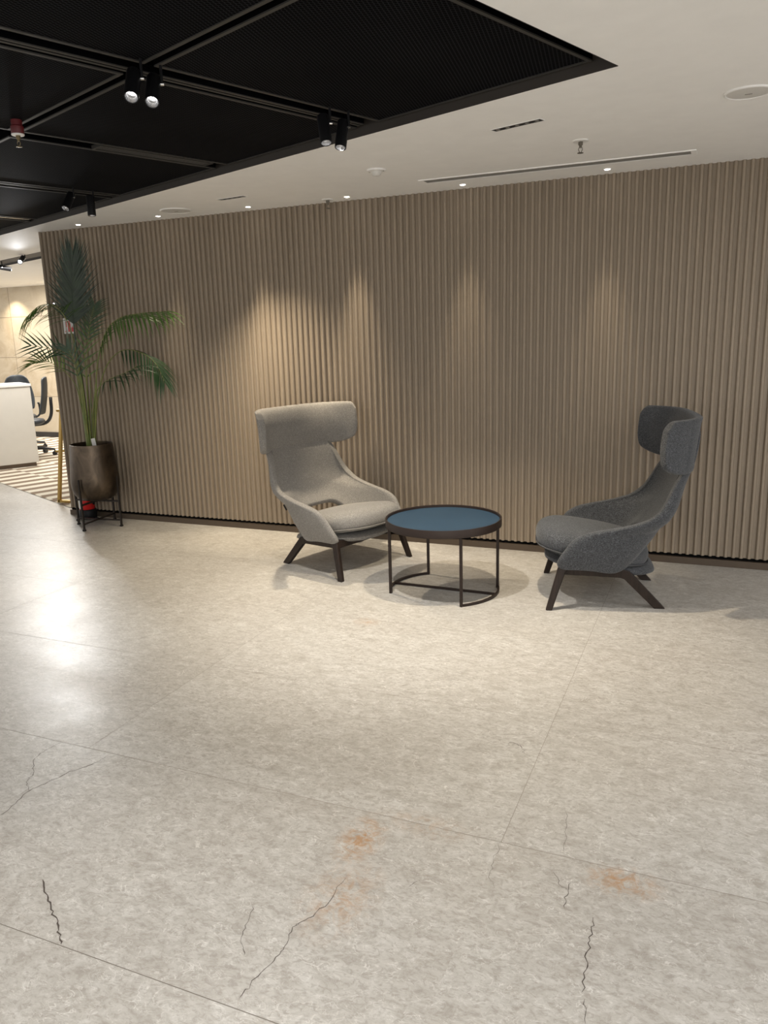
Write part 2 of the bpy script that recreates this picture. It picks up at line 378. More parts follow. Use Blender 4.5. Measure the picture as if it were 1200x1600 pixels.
for c, w in zip(CRACKS, CW):
    P = []
    for (a, b) in zip(c, c[1:]):
        for i in range(5):
            t = i/5; P.append(Vector((a[0]+(b[0]-a[0])*t + rc.uniform(-.006, .006), a[1]+(b[1]-a[1])*t + rc.uniform(-.004, .004), 0.0005)))
    P.append(Vector((*c[-1], 0.0005))); prev = None
    for i, p in enumerate(P):
        d = (P[min(i+1, len(P)-1)]-P[max(i-1, 0)]).normalized(); s = Vector((-d.y, d.x, 0))
        h = 0.0011*w*rc.uniform(.5, 1.5)*(0.35 if i in (0, len(P)-1) else 1)
        cur = (bm.verts.new(p+s*h), bm.verts.new(p-s*h))
        if prev: bm.faces.new([prev[0], prev[1], cur[1], cur[0]]).material_index = 1
        prev = cur
# joints between the 0.83 x 1.66 m slabs
def joint(x0, y0, x1, y1, w, mi):
    d = Vector((x1-x0, y1-y0, 0)).normalized(); s_ = Vector((-d.y, d.x, 0))*w/2; a = Vector((x0, y0, .0004)); b = Vector((x1, y1, .0004))
    bm.faces.new([bm.verts.new(q) for q in (a+s_, a-s_, b-s_, b+s_)]).material_index = mi
for i_, y_ in enumerate([0.446, 1.274, 2.102, 2.930, 3.758, 4.586]): joint(-8 if y_ < 4 else -6, y_, 4.9, y_, .0022 if y_ < 2 else .0018, 2 if y_ < 1.5 else 3)
for x0 in (-5.508, -3.852, -2.196, -0.54, 1.116, 2.772): joint(x0, 2.102, x0, 5.39, .0016, 3)
struct('floor', bm, None, mats=[M_floor, M_crack, M_joint, M_joint2])

# ceiling with the two recessed black bays cut out
bayA = [grid(0, 0), grid(0, 7.3), grid(-6, 7.3), grid(-6, 0)]
bayB = [grid(0.82, 5.6), grid(0.82, 10.2), grid(1.10, 10.2), grid(1.10, 5.6)]
bm = bmesh.new(); edges = []
for loop in ([Vector((-14, -5, 0)), Vector((5, -5, 0)), Vector((5, 11, 0)), Vector((-14, 11, 0))], bayA, bayB):
    vv_ = [bm.verts.new((p.x, p.y, ZC)) for p in loop]
    for i in range(4): edges.append(bm.edges.new((vv_[i], vv_[(i+1) % 4])))
bmesh.ops.triangle_fill(bm, edges=edges, use_beauty=True)
struct('ceiling', bm, M_ceil)
def bay(name, loop, top):
    bm = bmesh.new()
    lo = [bm.verts.new((p.x, p.y, ZC-0.002)) for p in loop]; hi = [bm.verts.new((p.x, p.y, top)) for p in loop]
    for i in range(4): bm.faces.new([lo[i], lo[(i+1) % 4], hi[(i+1) % 4], hi[i]]).material_index = 0
    bm.faces.new(hi).material_index = 1
    return struct(name, bm, None, mats=[M_recess, M_plenum])
bay('ceiling_recess', bayA, 2.68); bay('ceiling_recess', bayB, 2.60)

# ribbed timber wall: one corrugated sheet
PITCH_R = 0.0465
prof = []
x = -5.502
ribs = int((5.0-x)/PITCH_R)
for i in range(ribs):
    x0 = x + i*PITCH_R
    for u, d in [(0.0, 0.0), (0.22, 0.0), (0.25, 0.009), (0.32, 0.016), (0.42, 0.0205), (0.60, 0.0205), (0.70, 0.016), (0.77, 0.009), (0.80, 0.0)]:
        prof.append((x0+u*PITCH_R, WY-d))
prof.append((x+ribs*PITCH_R, WY))
bm = bmesh.new(); zb, zt = 0.066, ZC
lo = [bm.verts.new((px, py, zb)) for px, py in prof]; hi = [bm.verts.new((px, py, zt)) for px, py in prof]
for i in range(len(prof)-1): bm.faces.new([lo[i], lo[i+1], hi[i+1], hi[i]])
xa, xz, yb = prof[0][0], prof[-1][0], WY+0.16
e = [bm.verts.new(p) for p in [(xa, yb, zb), (xa, yb, zt), (xz, yb, zb), (xz, yb, zt)]]
bm.faces.new([lo[0], hi[0], e[1], e[0]]); bm.faces.new([e[0], e[1], e[3], e[2]]); bm.faces.new([lo[-1], e[2], e[3], hi[-1]])
wb = obj('wall_back', bm, M_rib, smooth=True); wb.data.set_sharp_from_angle(angle=R(38)); wb['kind'] = 'structure'
bm = bmesh.new(); box(bm, xa+.002, WY-0.019, 0, xz, yb-.002, 0.046)
struct('baseboard_back', bm, M_basebrown)
bm = bmesh.new(); box(bm, xa+.004, WY+0.004, 0.046, xz, yb-.004, 0.066)
struct('trim_1', bm, M_gap)
# office beyond
bm = bmesh.new(); box(bm, -14, 10.05, 0, -3, 10.2, ZC)
struct('wall_far', bm, M_stone)
bm = bmesh.new(); box(bm, -14, 10.03, 0, -3, 10.05, 0.09)
struct('baseboard_far', bm, mat('dark_skirting', (0.02, 0.018, 0.016), 0.5))
bm = bmesh.new()
pl = [Vector((-5.40, 5.47, 0)), Vector((-5.40, 10.03, 0)), Vector((-13.9, 10.03, 0)), Vector((-13.9, 9.2, 0)), Vector((-7.95, 6.62, 0))]
vs_ = [bm.verts.new((p.x, p.y, 0.004)) for p in pl]; bm.faces.new(vs_)
struct('floor_office', bm, M_carpet)

# ================================================================== BLACK CEILING BAY
rows = [(0.10, 1.215), (1.365, 2.43), (2.55, 3.675), (3.805, 5.02), (5.16, 6.40)]
cols = [(-1.20, -0.012), (-2.42, -1.24), (-3.64, -2.46)]
ZP = 2.534
labels = {(0, 0): 'large black mesh ceiling panel at the pointed bay corner, nearest the white ceiling',
 (0, 1): 'black mesh ceiling panel at the top left edge, left of the corner panel',
 (1, 0): 'black mesh ceiling panel directly behind the pair of lit spotlights',
 (1, 1): 'black mesh ceiling panel at the left edge above the red sprinkler',
 (2, 0): 'black mesh ceiling panel beside the grey slot diffuser, past the red sprinkler',
 (3, 0): 'small far black mesh ceiling panel beyond the two unlit dark spotlights',
 (4, 0): 'farthest black mesh ceiling panel, a thin sliver at the left edge'}
for (r, c), lab in labels.items():
    b0, b1 = rows[r]; a0, a1 = cols[c]
    ca, cb = (a0+a1)/2, (b0+b1)/2; ha, hb = (a1-a0)/2, (b1-b0)/2
    t = thing('ceiling_mesh_panel', lab, 'ceiling panel', grid(ca, cb, ZP), GANG, 'black mesh ceiling panels')
    bm = bmesh.new(); w = 0.016
    for q in [(-ha, -hb, ha, -hb+w), (-ha, hb-w, ha, hb), (-ha, -hb+w, -ha+w, hb-w), (ha-w, -hb+w, ha, hb-w)]:
        box(bm, q[0], q[1], -0.004, q[2], q[3], 0.001)
    obj('frame', bm, M_pframe, t)
    bm = bmesh.new(); box(bm, -ha+w, -hb+w, 0.0, ha-w, hb-w, 0.003); box(bm, -ha+.0005, -hb+.0005, 0.0012, ha-.0005, hb-.0005, 0.04, 1)
    obj('expanded_mesh', bm, None, t, mats=[M_mesh, M_plenum])
def track(b, a0, a1, label, zoff=0.0, mm=None):
    t = thing('light_track', label, 'light track', grid((a0+a1)/2, b, ZP-0.002+zoff), GANG, 'light tracks between the black panels')
    h = (a1-a0)/2; bm = bmesh.new()
    box(bm, -h, -0.020, 0.0, h, -0.006, 0.004); box(bm, -h, 0.006, 0.0, h, 0.020, 0.004)
    obj('track_rail', bm, mm or M_pframe, t)
    bm = bmesh.new(); box(bm, -h, -0.0198, 0.004, h, 0.0198, 0.03); box(bm, -h, -0.006, 0.0022, h, 0.006, 0.004); obj('conductor_channel', bm, M_plenum, t)
track(1.318, -3.6, -0.03, 'long grey light track carrying the pair of lit spotlights')
track(3.738, -2.4, -0.03, 'grey light track carrying the two dark spotlights near the wall end')
track(5.085, -2.4, -0.05, 'farthest grey light track at the left edge of the black bay', 0, mat('satin_track', (0.35, 0.34, 0.32), 0.25, 0.8))

def spotlight(top, bot, label, lit, rail_b, group='black track spotlights', lens=None):
    top = Vector(top); bot = Vector(bot); d = (bot-top).normalized(); L = 0.125; r = 0.0265
    t = thing('track_spotlight', label, 'spotlight', top, 0, group)
    m = local_mtx((0, 0, 0), d)
    bm = bmesh.new(); lathe(bm, [(r*.96, 0), (r, 0.004), (r, L-0.003), (r*.97, L), (r*.86, L), (r*.84, L-0.012)], 28, m, True, False)
    body = obj('body', bm, M_black, t, auto=40)
    bm = bmesh.new(); lathe(bm, [(r*.84, L-0.002), (r*.62, L-0.016), (r*.42, L-0.024)], 20, m, False, False)
    rf = obj('reflector', bm, M_refl, body)
    bm = bmesh.new(); lathe(bm, [(r*.44, L-0.026), (r*.44, L-0.0235)], 20, m)
    obj('led_lens', bm, lens or (M_lensw if lit else M_grille), body)
    u, v = frame_of(d)
    side = u if u.x > 0 else -u
    # mounting stem from the track down to the swivel on the body's side
    sp_ = side*(r+0.004) + d*0.030
    up_z = 2.534-top.z
    bm = bmesh.new(); tube(bm, [sp_, (sp_.x, sp_.y, up_z)], 0.0055, 10); obj('stem', bm, M_black, t)
    bm = bmesh.new(); tube(bm, [sp_ - side*0.006, sp_ + side*0.008], 0.0055, 12); obj('swivel_screw', bm, M_chrome, t)
    return top + d*(L+0.004), d
p, d = spotlight((-2.005, 2.505, 2.492), (-1.968, 2.428, 2.375), 'lit black track spotlight, left one of the bright pair', True, 1.29)
spot('track_lamp', p, p+d, 40, 60, 0.9, NEUT, 0.02)
p, d = spotlight((-1.985, 2.59, 2.492), (-1.945, 2.512, 2.375), 'lit black track spotlight tilted right, right one of the bright pair', True, 1.29)
spot('track_lamp', p, p+d, 40, 60, 0.9, NEUT, 0.02)
p, d = spotlight((-1.683, 3.356, 2.495), (-1.655, 3.325, 2.375), 'black track spotlight seen against the black mesh, near the bay edge', False, 1.29)
p, d = spotlight((-1.640, 3.477, 2.495), (-1.640, 3.435, 2.375), 'black track spotlight overlapping the white ceiling, near the bay edge', True, 1.29)
spot('track_lamp', p, (-1.62, 4.0, 0), 138, 78, 0.8, NEUT, 0.025)
p, d = spotlight((-3.945, 4.195, 2.495), (-3.935, 4.115, 2.39), 'tilted dark track spotlight far left, left one of the far pair', False, 3.74)
p, d = spotlight((-3.893, 4.307, 2.495), (-3.888, 4.300, 2.375), 'upright dark track spotlight far left, right one of the far pair', False, 3.74)

# slot diffuser in the gap between two rows of panels
t = thing('slot_air_diffuser', 'long grey slot air diffuser between two black mesh panels', 'air vent', grid(-0.445, 2.49, ZP-0.006), GANG)
bm = bmesh.new()
for q in [(-.34, -.052, .34, -.040), (-.34, .040, .34, .052), (-.34, -.040, -.328, .040), (.328, -.040, .34, .040)]: box(bm, q[0], q[1], 0, q[2], q[3], 0.02)
obj('frame', bm, M_pframe, t)
bm = bmesh.new()
for i in range(5): y0 = -0.036+i*0.0155; box(bm, -.328, y0, 0.004, .328, y0+0.008, 0.012)
obj('slats', bm, mat('dark_vent_slat', (0.05, 0.048, 0.045), 0.5), t)

def sprinkler(loc, label, black_bay=False):
    t = thing('fire_sprinkler', label, 'sprinkler', loc, 0, 'ceiling sprinklers')
    if black_bay:
        bm = bmesh.new(); lathe(bm, [(0.026, 0.0), (0.028, 0.004), (0.028, 0.032), (0.024, 0.036), (0.024, 0.06)], 28); obj('red_housing', bm, M_redd, t, auto=35)
        z = 0.0
    else: z = 0.0
    R0 = 0.028 if black_bay else 0.042
    bm = bmesh.new(); lathe(bm, [(R0*.5, z-0.006), (R0*.9, z-0.006), (R0, z-0.003), (R0, z)], 32); obj('escutcheon', bm, M_white, t, auto=35)
    met = M_brassd if black_bay else M_steeld
    s = 1.0 if black_bay else 1.15
    bm = bmesh.new(); lathe(bm, [(0.010*s, z-0.006), (0.010*s, z-0.018*s), (0.0065*s, z-0.022*s), (0.0065*s, z-0.03*s)], 14)
    for sgn in (-1, 1): tube(bm, [(sgn*0.006*s, 0, z-0.028*s), (sgn*0.009*s, 0, z-0.037*s), (sgn*0.003*s, 0, z-0.050*s)], 0.0016*s, 6)
    obj('sprinkler_head', bm, met, t)
    bm = bmesh.new(); lathe(bm, [(0.013*s, z-0.051*s), (0.0135*s, z-0.053*s), (0.004*s, z-0.054*s)], 18); obj('deflector', bm, met, t)
M_brassd = mat('dull_brass', (0.25, 0.20, 0.11), 0.4, 0.9); M_steeld = mat('dull_steel', (0.16, 0.145, 0.12), 0.4, 0.8)
sprinkler((-2.975, 2.875, 2.475), 'red and white sprinkler hanging in the black ceiling bay', True)
sprinkler((-0.735, 4.405, ZC), 'white plate sprinkler on the white ceiling above the right chair')
sprinkler((-2.636, 5.28, ZC), 'small sprinkler on the white ceiling close to the ribbed wall top')

# second, distant bay: panel + spot
t = thing('ceiling_mesh_panel', 'distant dark mesh panel strip over the office, left of the ribbed wall', 'ceiling panel', grid(0.96, 7.9, 2.512), GANG, 'black mesh ceiling panels')
bm = bmesh.new()
for q in [(-.135, -2.2, -.12, 2.2), (.12, -2.2, .135, 2.2)]: box(bm, q[0], q[1], -0.006, q[2], q[3], 0.02)
obj('frame', bm, M_pframe, t)
bm = bmesh.new(); box(bm, -.12, -2.2, 0, .12, 2.2, 0.003); obj('expanded_mesh', bm, mat('blue_black_mesh', (0.030, 0.032, 0.042), 0.6), t)

# ================================================================== WHITE CEILING FITTINGS
DL = ['leftmost ceiling downlight above the palm', 'small ceiling downlight just left of the round white speaker', 'small lit ceiling downlight below the short far slot fixture',
      'small lit ceiling downlight beside the wall-top sprinkler', 'lit ceiling downlight under the left end of the long grille', 'lit ceiling downlight under the right half of the long grille']
for (x, y), lab in zip(DOWN, DL):
    t = thing('recessed_downlight', lab, 'downlight', (x, y, ZC), 0, 'recessed downlights along the ribbed wall')
    bm = bmesh.new(); lathe(bm, [(0.016, -0.0005), (0.020, -0.003), (0.026, -0.002), (0.0265, 0.0)], 28, None, False, False); obj('trim_ring', bm, M_white, t, auto=40)
    bm = bmesh.new(); lathe(bm, [(0.016, -0.004), (0.0165, -0.001)], 24); obj('lens', bm, M_lens, t)
def blade(c, ang, L, label):
    t = thing('linear_downlight', label, 'ceiling light', c, ang, 'short black linear downlights')
    bm = bmesh.new(); h = L/2; w = 0.025
    for q in [(-h, -w, h, -w+.004), (-h, w-.004, h, w), (-h, -w+.004, -h+.004, w-.004), (h-.004, -w+.004, h, w-.004)]: box(bm, q[0], q[1], -0.003, q[2], q[3], 0.0)
    obj('trim_frame', bm, M_white, t)
    n = 5; st = (L-.008)/n
    for i in range(n):
        cx = -h+.004+st*(i+.5)
        bm = bmesh.new(); box(bm, cx-st*.47, -w+.004, -0.002, cx+st*.47, w-.004, 0.0)
        cell = obj('light_cell', bm, M_black, t)
        bm = bmesh.new(); lathe(bm, [(0.009, -0.0036), (0.010, -0.002)], 16, Matrix.Translation((cx, 0, 0))); obj('reflector', bm, M_grille, cell)
blade(BLADE_A, math.atan2(-0.0893, 0.2594)+0.0, 0.275, 'short black five-cell linear downlight nearest the bay corner')
blade(BLADE_B, math.atan2(-0.0327, 0.2292), 0.235, 'short black five-cell linear downlight far left by the round speaker')
# long linear grille
t = thing('linear_air_grille', 'long grey linear air grille in the white ceiling', 'air vent', (-1.016, 5.012, ZC), math.atan2(-0.012, 1.6))
h = 0.82; bm = bmesh.new()
for q in [(-h, -.062, h, -.046), (-h, .046, h, .062), (-h, -.046, -h+.03, .046), (h-.03, -.046, h, .046)]: box(bm, q[0], q[1], -0.005, q[2], q[3], 0.0)
obj('frame', bm, M_ceil, t)
bm = bmesh.new(); box(bm, -h+.03, -.046, -0.001, h-.03, .046, 0.0)
obj('backing', bm, mat('vent_shadow', (0.09, 0.085, 0.075), 0.8), t)
bm = bmesh.new()
for i in range(5): y0 = -.038+i*.0165; box(bm, -h+.03, y0, -0.004, h-.03, y0+.006, -0.001)
obj('slats', bm, M_grille, t)
def ceiling_speaker(c, r, label):
    t = thing('ceiling_speaker', label, 'speaker', c, 0, 'round ceiling speakers')
    bm = bmesh.new(); lathe(bm, [(r-.012, -0.004), (r-.008, -0.008), (r-.002, -0.006), (r, 0.0)], 48, None, False, False); obj('rim', bm, M_white, t, auto=40)
    bm = bmesh.new(); lathe(bm, [(0.002, -0.009), (r*.5, -0.008), (r-.012, -0.005), (r-.012, -0.001)], 48); obj('grille', bm, M_speaker, t, auto=40)
    bm = bmesh.new(); box(bm, -.014, -.004, -.0105, .014, .004, -.0085); obj('badge', bm, M_grille, t)
ceiling_speaker((0.037, 3.888, ZC), 0.098, 'round white ceiling speaker cut off by the right edge')
ceiling_speaker((-3.797, 5.085, ZC), 0.118, 'round greyish ceiling speaker far left above the ribbed wall')
t = thing('smoke_detector', 'small round white smoke detector on the ceiling', 'smoke detector', (-1.93, 4.52, ZC))
bm = bmesh.new(); lathe(bm, [(0.040, -0.012), (0.054, -0.009), (0.056, 0.0)], 36); obj('base', bm, M_white, t, auto=40)
bm = bmesh.new(); lathe(bm, [(0.010, -0.036), (0.020, -0.034), (0.028, -0.024), (0.031, -0.012)], 28); obj('sensor_dome', bm, M_speaker, t, auto=50)
for s in (-1, 1):
    bm = bmesh.new(); lathe(bm, [(0.004, -0.0125), (0.004, -0.0105)], 10, Matrix.Translation((s*.044, 0, 0))); obj('indicator', bm, M_grille, t)

# ================================================================== LOUNGE CHAIRS
XE = [(.235, .255), (.26, .272), (.29, .268), (.357, .228), (.413, .19), (.447, .139), (.465, .07), (.49, -.07), (.525, -.2), (.58, -.272), (.65, -.312), (.73, -.348), (.79, -.392), (.85, -.432), (.95, -.450), (1.06, -.458)]
XB = [(.235, -.235), (.33, -.285), (.475, -.335), (.61, -.385), (.8, -.438), (.95, -.458), (1.06, -.463)]
WD = [(.235, .315), (.30, .345), (.40, .365), (.48, .37), (.54, .365), (.59, .348), (.66, .325), (.75, .303), (.80, .292), (.86, .265), (1.06, .24)]
NE = [(.235, 3.0), (.45, 3.2), (.55, 2.8), (.7, 2.3), (1.06, 2.2)]
def shell_bm():
    zs = [.235, .255, .28, .31, .345, .38, .41, .435, .452, .466, .48, .495, .512, .53, .553, .58, .615, .66, .70, .74, .78, .83, .88, .95, 1.02]
    NT = 44; bm = bmesh.new(); grid_ = []
    for z in zs:
        xe, xb, w, n = (interp(t_, z) for t_ in (XE, XB, WD, NE)); row = []
        for i in range(NT+1):
            t = -1+2*i/NT; th = t*math.pi/2
            y = w*math.copysign(abs(math.sin(th))**(2/n), math.sin(th)); xx = xe-(xe-xb)*abs(math.cos(th))**(2/n) if abs(t) < .9999 else xe
            q = max(0.0, 1-max(0, abs(t)-.12)/0.56); q = q*q*(3-2*q)
            lift = 0.150*q*max(0.0, 1-(z-.235)/.36) - 0.024*math.exp(-((abs(t)-.70)/.13)**2)*max(0.0, 1-(z-.235)/.15)
            row.append(bm.verts.new((xx, y, z+lift)))
        grid_.append(row)
    for a, b in zip(grid_, grid_[1:]):
        for i in range(NT): bm.faces.new([a[i], a[i+1], b[i+1], b[i]])
    return bm
HP = [(-.438, 0), (-.437, .08), (-.433, .16), (-.424, .235), (-.40, .30), (-.36, .355), (-.31, .405), (-.262, .440), (-.235, .458)]
def headrest_bm():
    half = catmull([(x_, y_, 0) for x_, y_ in HP], 27); pts = [Vector((p.x, -p.y, 0)) for p in half[:0:-1]] + half
    n = len(pts); NV = 12; bm = bmesh.new(); colm = []; back = []
    for i, p in enumerate(pts):
        t = abs(-1+2*i/(n-1)); d = (pts[min(i+1, n-1)]-pts[max(i-1, 0)]).normalized(); nrm = Vector((d.y, -d.x, 0))   # towards the sitter
        zb = .778 + .085*max(0, (t-.56)/.44)**2.0 + .055*max(0, (t-.88)/.12)**2.2; zt = 1.078 - .042*max(0, (t-.86)/.14)**2.2
        c = []; cb_ = []
        for j in range(NV+1):
            v = j/NV; z = zb+(zt-zb)*v; bl = 1-(2*v-1)**2
            lean = Vector((-0.10*(z-.80) + (-.010 if v > .95 else 0), 0, 0))
            bu = 0.040 if t < .40 else 0.040-0.032*min(1, (t-.40)/.36)
            q = p + nrm*(0.014 + bu*bl) + lean; c.append(bm.verts.new((q.x, q.y, z)))
            q = p - nrm*(0.030 - 0.006*bl*(1 if t > .6 else 0)) + lean; cb_.append(bm.verts.new((q.x, q.y, z)))
        colm.append(c); back.append(cb_)
    for a, b, a2, b2 in zip(colm, colm[1:], back, back[1:]):
        for j in range(NV):
            bm.faces.new([a[j], b[j], b[j+1], a[j+1]]); bm.faces.new([a2[j], a2[j+1], b2[j+1], b2[j]])
        bm.faces.new([a[0], a2[0], b2[0], b[0]]); bm.faces.new([a[NV], b[NV], b2[NV], a2[NV]])
    for e_ in (0, -1):
        for j in range(NV): bm.faces.new([colm[e_][j], back[e_][j], back[e_][j+1], colm[e_][j+1]])
    return bm
def cushion_ring(z, s, cx=.058, a=.325, b=.318, n=2.7, seg=56, drop=0.0):
    out = []
    for k_ in range(seg):
        th = 2*math.pi*k_/seg; c, s_ = math.cos(th), math.sin(th)
        px = a*s*math.copysign(abs(c)**(2/n), c); py = b*s*math.copysign(abs(s_)**(2/n), s_)
        zz = z - 0.012 + 0.055*(px/a) - 0.05*max(0, px/a-.55)**2
        out.append((cx+px, py, zz))
    return out
def cushion_bm():
    bm = bmesh.new(); prev = None
    prof = [(.268, .78), (.276, .90), (.295, .97), (.325, 1.0), (.352, .995), (.375, .965), (.394, .90), (.405, .80), (.412, .62), (.416, .38), (.418, .12)]
    rings = []
    for z, s in prof: rings.append([bm.verts.new(p) for p in cushion_ring(z, s)])
    for a, b in zip(rings, rings[1:]):
        for k_ in range(len(a)): bm.faces.new([a[k_], a[(k_+1) % len(a)], b[(k_+1) % len(a)], b[k_]])
    bm.faces.new(rings[0][::-1]); bm.faces.new(rings[-1]); return bm
def vert_bar(bm, p, q, wx, wy, wx2=None, wy2=None):
    p, q = Vector(p), Vector(q); wx2 = wx2 or wx; wy2 = wy2 or wy
    a = [bm.verts.new(p+Vector((sx*wx/2, sy_*wy/2, 0))) for sx, sy_ in ((-1, -1), (1, -1), (1, 1), (-1, 1))]
    b = [bm.verts.new(q+Vector((sx*wx2/2, sy_*wy2/2, 0))) for sx, sy_ in ((-1, -1), (1, -1), (1, 1), (-1, 1))]
    bm.faces.new(a[::-1]); bm.faces.new(b)
    for k_ in range(4): bm.faces.new([a[k_], a[(k_+1) % 4], b[(k_+1) % 4], b[k_]])
def lounge_chair(loc, ang, fab, pipe, label, with_tag):
    t = thing('lounge_chair', label, 'armchair', loc, ang)
    o = obj('seat_shell', shell_bm(), fab, t, smooth=True)
    m = o.modifiers.new('thick', 'SOLIDIFY'); m.thickness = 0.046; m.offset = 0
    m = o.modifiers.new('sub', 'SUBSURF'); m.levels = 1; m.render_levels = 2
    h = obj('headrest', headrest_bm(), fab, t, smooth=True)
    m = h.modifiers.new('sub', 'SUBSURF'); m.levels = 1; m.render_levels = 2
    cu = obj('seat_cushion', cushion_bm(), fab, t, smooth=True)
    m = cu.modifiers.new('sub', 'SUBSURF'); m.levels = 1; m.render_levels = 1
    bm = bmesh.new(); tube(bm, [Vector(p) for p in cushion_ring(.297, .985)], 0.0045, 8, True); obj('piping', bm, pipe, cu, smooth=True)
    # padded pan under the cushion, its rounded tail showing behind the shell
    bm = bmesh.new(); rings = []
    for z, s in [(.222, .80), (.228, .92), (.245, 1.0), (.262, .98), (.272, .86)]:
        rings.append([bm.verts.new((p[0]-.045, p[1]*.93, p[2]-(0.03 if p[0] > .1 else 0.0)*(p[0]-.1)/.2)) for p in cushion_ring(z, s, a=.315)])
    for a, b in zip(rings, rings[1:]):
        for k_ in range(len(a)): bm.faces.new([a[k_], a[(k_+1) % len(a)], b[(k_+1) % len(a)], b[k_]])
    bm.faces.new(rings[0][::-1]); bm.faces.new(rings[-1]); obj('seat_pan', bm, fab, t, smooth=True)
    for s in (-1, 1):
        bm = bmesh.new(); vert_bar(bm, (.306, s*.355, 0), (.228, s*.315, .262), .036, .030, .050, .032)
        obj('leg', bm, M_legwood, t, bevel=.006)
        prof = [(.222, .250), (-.105, .228), (-.135, .220), (-.338, 0), (-.278, 0), (-.108, .172), (-.085, .180), (.222, .200)]
        latf = lambda f_: interp([(-.338, .261), (-.12, .272), (.222, .305)], f_)
        bm = bmesh.new(); i_ = [bm.verts.new((f_, s*(latf(f_)-.015), z)) for f_, z in prof]; o_ = [bm.verts.new((f_, s*(latf(f_)+.015), z)) for f_, z in prof]
        bm.faces.new(i_); bm.faces.new(o_[::-1])
        for k_ in range(len(prof)): bm.faces.new([i_[k_], i_[(k_+1) % len(prof)], o_[(k_+1) % len(prof)], o_[k_]])
        obj('leg', bm, M_legwood, t, bevel=.004)
    bm = bmesh.new(); box(bm, .205, -.30, .196, .240, .30, .246); obj('front_rail', bm, M_legwood, t, bevel=.004)
    bm = bmesh.new(); box(bm, -.115, -.262, .188, -.085, .262, .226); obj('rear_rail', bm, M_legwood, t, bevel=.004)
    if with_tag:
        bm = bmesh.new(); box(bm, -.005, -.004, -.021, .005, .006, .021)
        g = obj('fabric_tag', bm, M_black, t); g['label'] = 'small black fabric tag'
        nn = Vector((-.45, -.80, -.40)).normalized(); zz = (Vector((0, 0, 1)) - nn*nn.z).normalized(); xx = nn.cross(zz)
        mm_ = Matrix((xx, nn, zz)).transposed().to_4x4(); mm_.translation = Vector((-.194, -.347, .432)) + nn*.004; g.matrix_local = mm_
    return t
lounge_chair((-2.364, 4.761, 0), R(-17.4), M_lightfab, M_lightpipe, 'light grey fabric high-back lounge chair with winged headrest, left of the table', True)
lounge_chair((-0.596, 4.637, 0), R(-167.4), M_darkfab, M_darkpipe, 'dark charcoal grey high-back lounge chair seen side-on, right of the table', False)

# ================================================================== TABLE
t = thing('coffee_table', 'round low coffee table with blue top and brown rim between the chairs', 'coffee table', (-1.497, 4.387, 0))
TR, TZ = 0.352, 0.462
bm = bmesh.new(); lathe(bm, [(TR-.006, TZ), (TR-.001, TZ), (TR, TZ-.002), (TR, TZ-.046), (TR-.002, TZ-.048), (TR-.010, TZ-.048), (TR-.010, TZ-.016), (TR-.010, TZ-.002)], 96, None, False, False)
# close ring
bm.verts.ensure_lookup_table(); n_ = 96
for k_ in range(n_): bm.faces.new([bm.verts[7*n_+k_], bm.verts[7*n_+(k_+1) % n_], bm.verts[(k_+1) % n_], bm.verts[k_]])
obj('rim', bm, M_tbrown, t, auto=40)
bm = bmesh.new(); lathe(bm, [(TR-.011, TZ-.030), (TR-.011, TZ-.015)], 96); obj('table_top', bm, M_tblue, t, auto=40)
legs = [(-0.292, -0.170), (0.185, -0.255), (-0.197, 0.266), (0.292, 0.136)]
LR = 0.333
la = [math.atan2(y_, x_) for x_, y_ in legs]
pos = [(LR*math.cos(a), LR*math.sin(a)) for a in la]
for x_, y_ in pos:
    bm = bmesh.new(); tube(bm, [(x_, y_, 0.0), (x_, y_, TZ-.047)], 0.0075, square=True); obj('leg', bm, M_tbrown, t)
def arc(a0, a1): 
    while a1 < a0: a1 += 2*math.pi
    return [(LR*math.cos(a0+(a1-a0)*i/24), LR*math.sin(a0+(a1-a0)*i/24), 0.0075) for i in range(25)]
arcL = arc(la[2], la[0]); arcR = arc(la[1], la[3])
for a_ in (arcL, arcR):
    bm = bmesh.new(); tube(bm, a_, 0.0070, square=True); obj('base_arc', bm, M_tbrown, t)
bm = bmesh.new(); tube(bm, [Vector(arcL[15]), Vector(arcR[16])], 0.0066, square=True); obj('base_bar', bm, M_tbrown, t)

# ================================================================== PALM, PLANTER, STAND
PC = Vector((-4.902, 5.125, 0))
t = thing('planter', 'aged bronze bucket planter holding the palm on a stand', 'plant pot', PC)
bm = bmesh.new()
lathe(bm, [(.02, .232), (.100, .234), (.140, .246), (.176, .285), (.195, .340), (.200, .395), (.198, .44), (.192, .52), (.183, .61), (.173, .715), (.169, .717), (.168, .700), (.184, .52), (.190, .42), (.17, .40), (.02, .40)], 56)
obj('pot', bm, M_bronze, t, auto=45)
bm = bmesh.new(); lathe(bm, [(.182, .60), (.176, .635), (.10, .648), (.02, .652)], 40, None, True, True); obj('soil', bm, M_soil, t, smooth=True)
t = thing('plant_stand', 'dark iron four-legged stand under the bronze planter', 'plant stand', PC, R(7))
ls = 0.211
for k_ in range(4):
    a_ = k_*math.pi/2; c_, s_ = math.cos(a_), math.sin(a_)
    bm = bmesh.new(); tube(bm, [(c_*(ls+.004), s_*(ls+.004), 0), (c_*(ls+.006), s_*(ls+.006), .22), (c_*(ls+.010), s_*(ls+.010), .44)], 0.0068, square=True)
    lg = obj('leg', bm, M_iron, t)
    bm = bmesh.new(); tube(bm, [(c_*(ls+.004), s_*(ls+.004), 0), (c_*(ls+.004), s_*(ls+.004), .012)], .011, square=True); obj('foot', bm, M_black, lg)
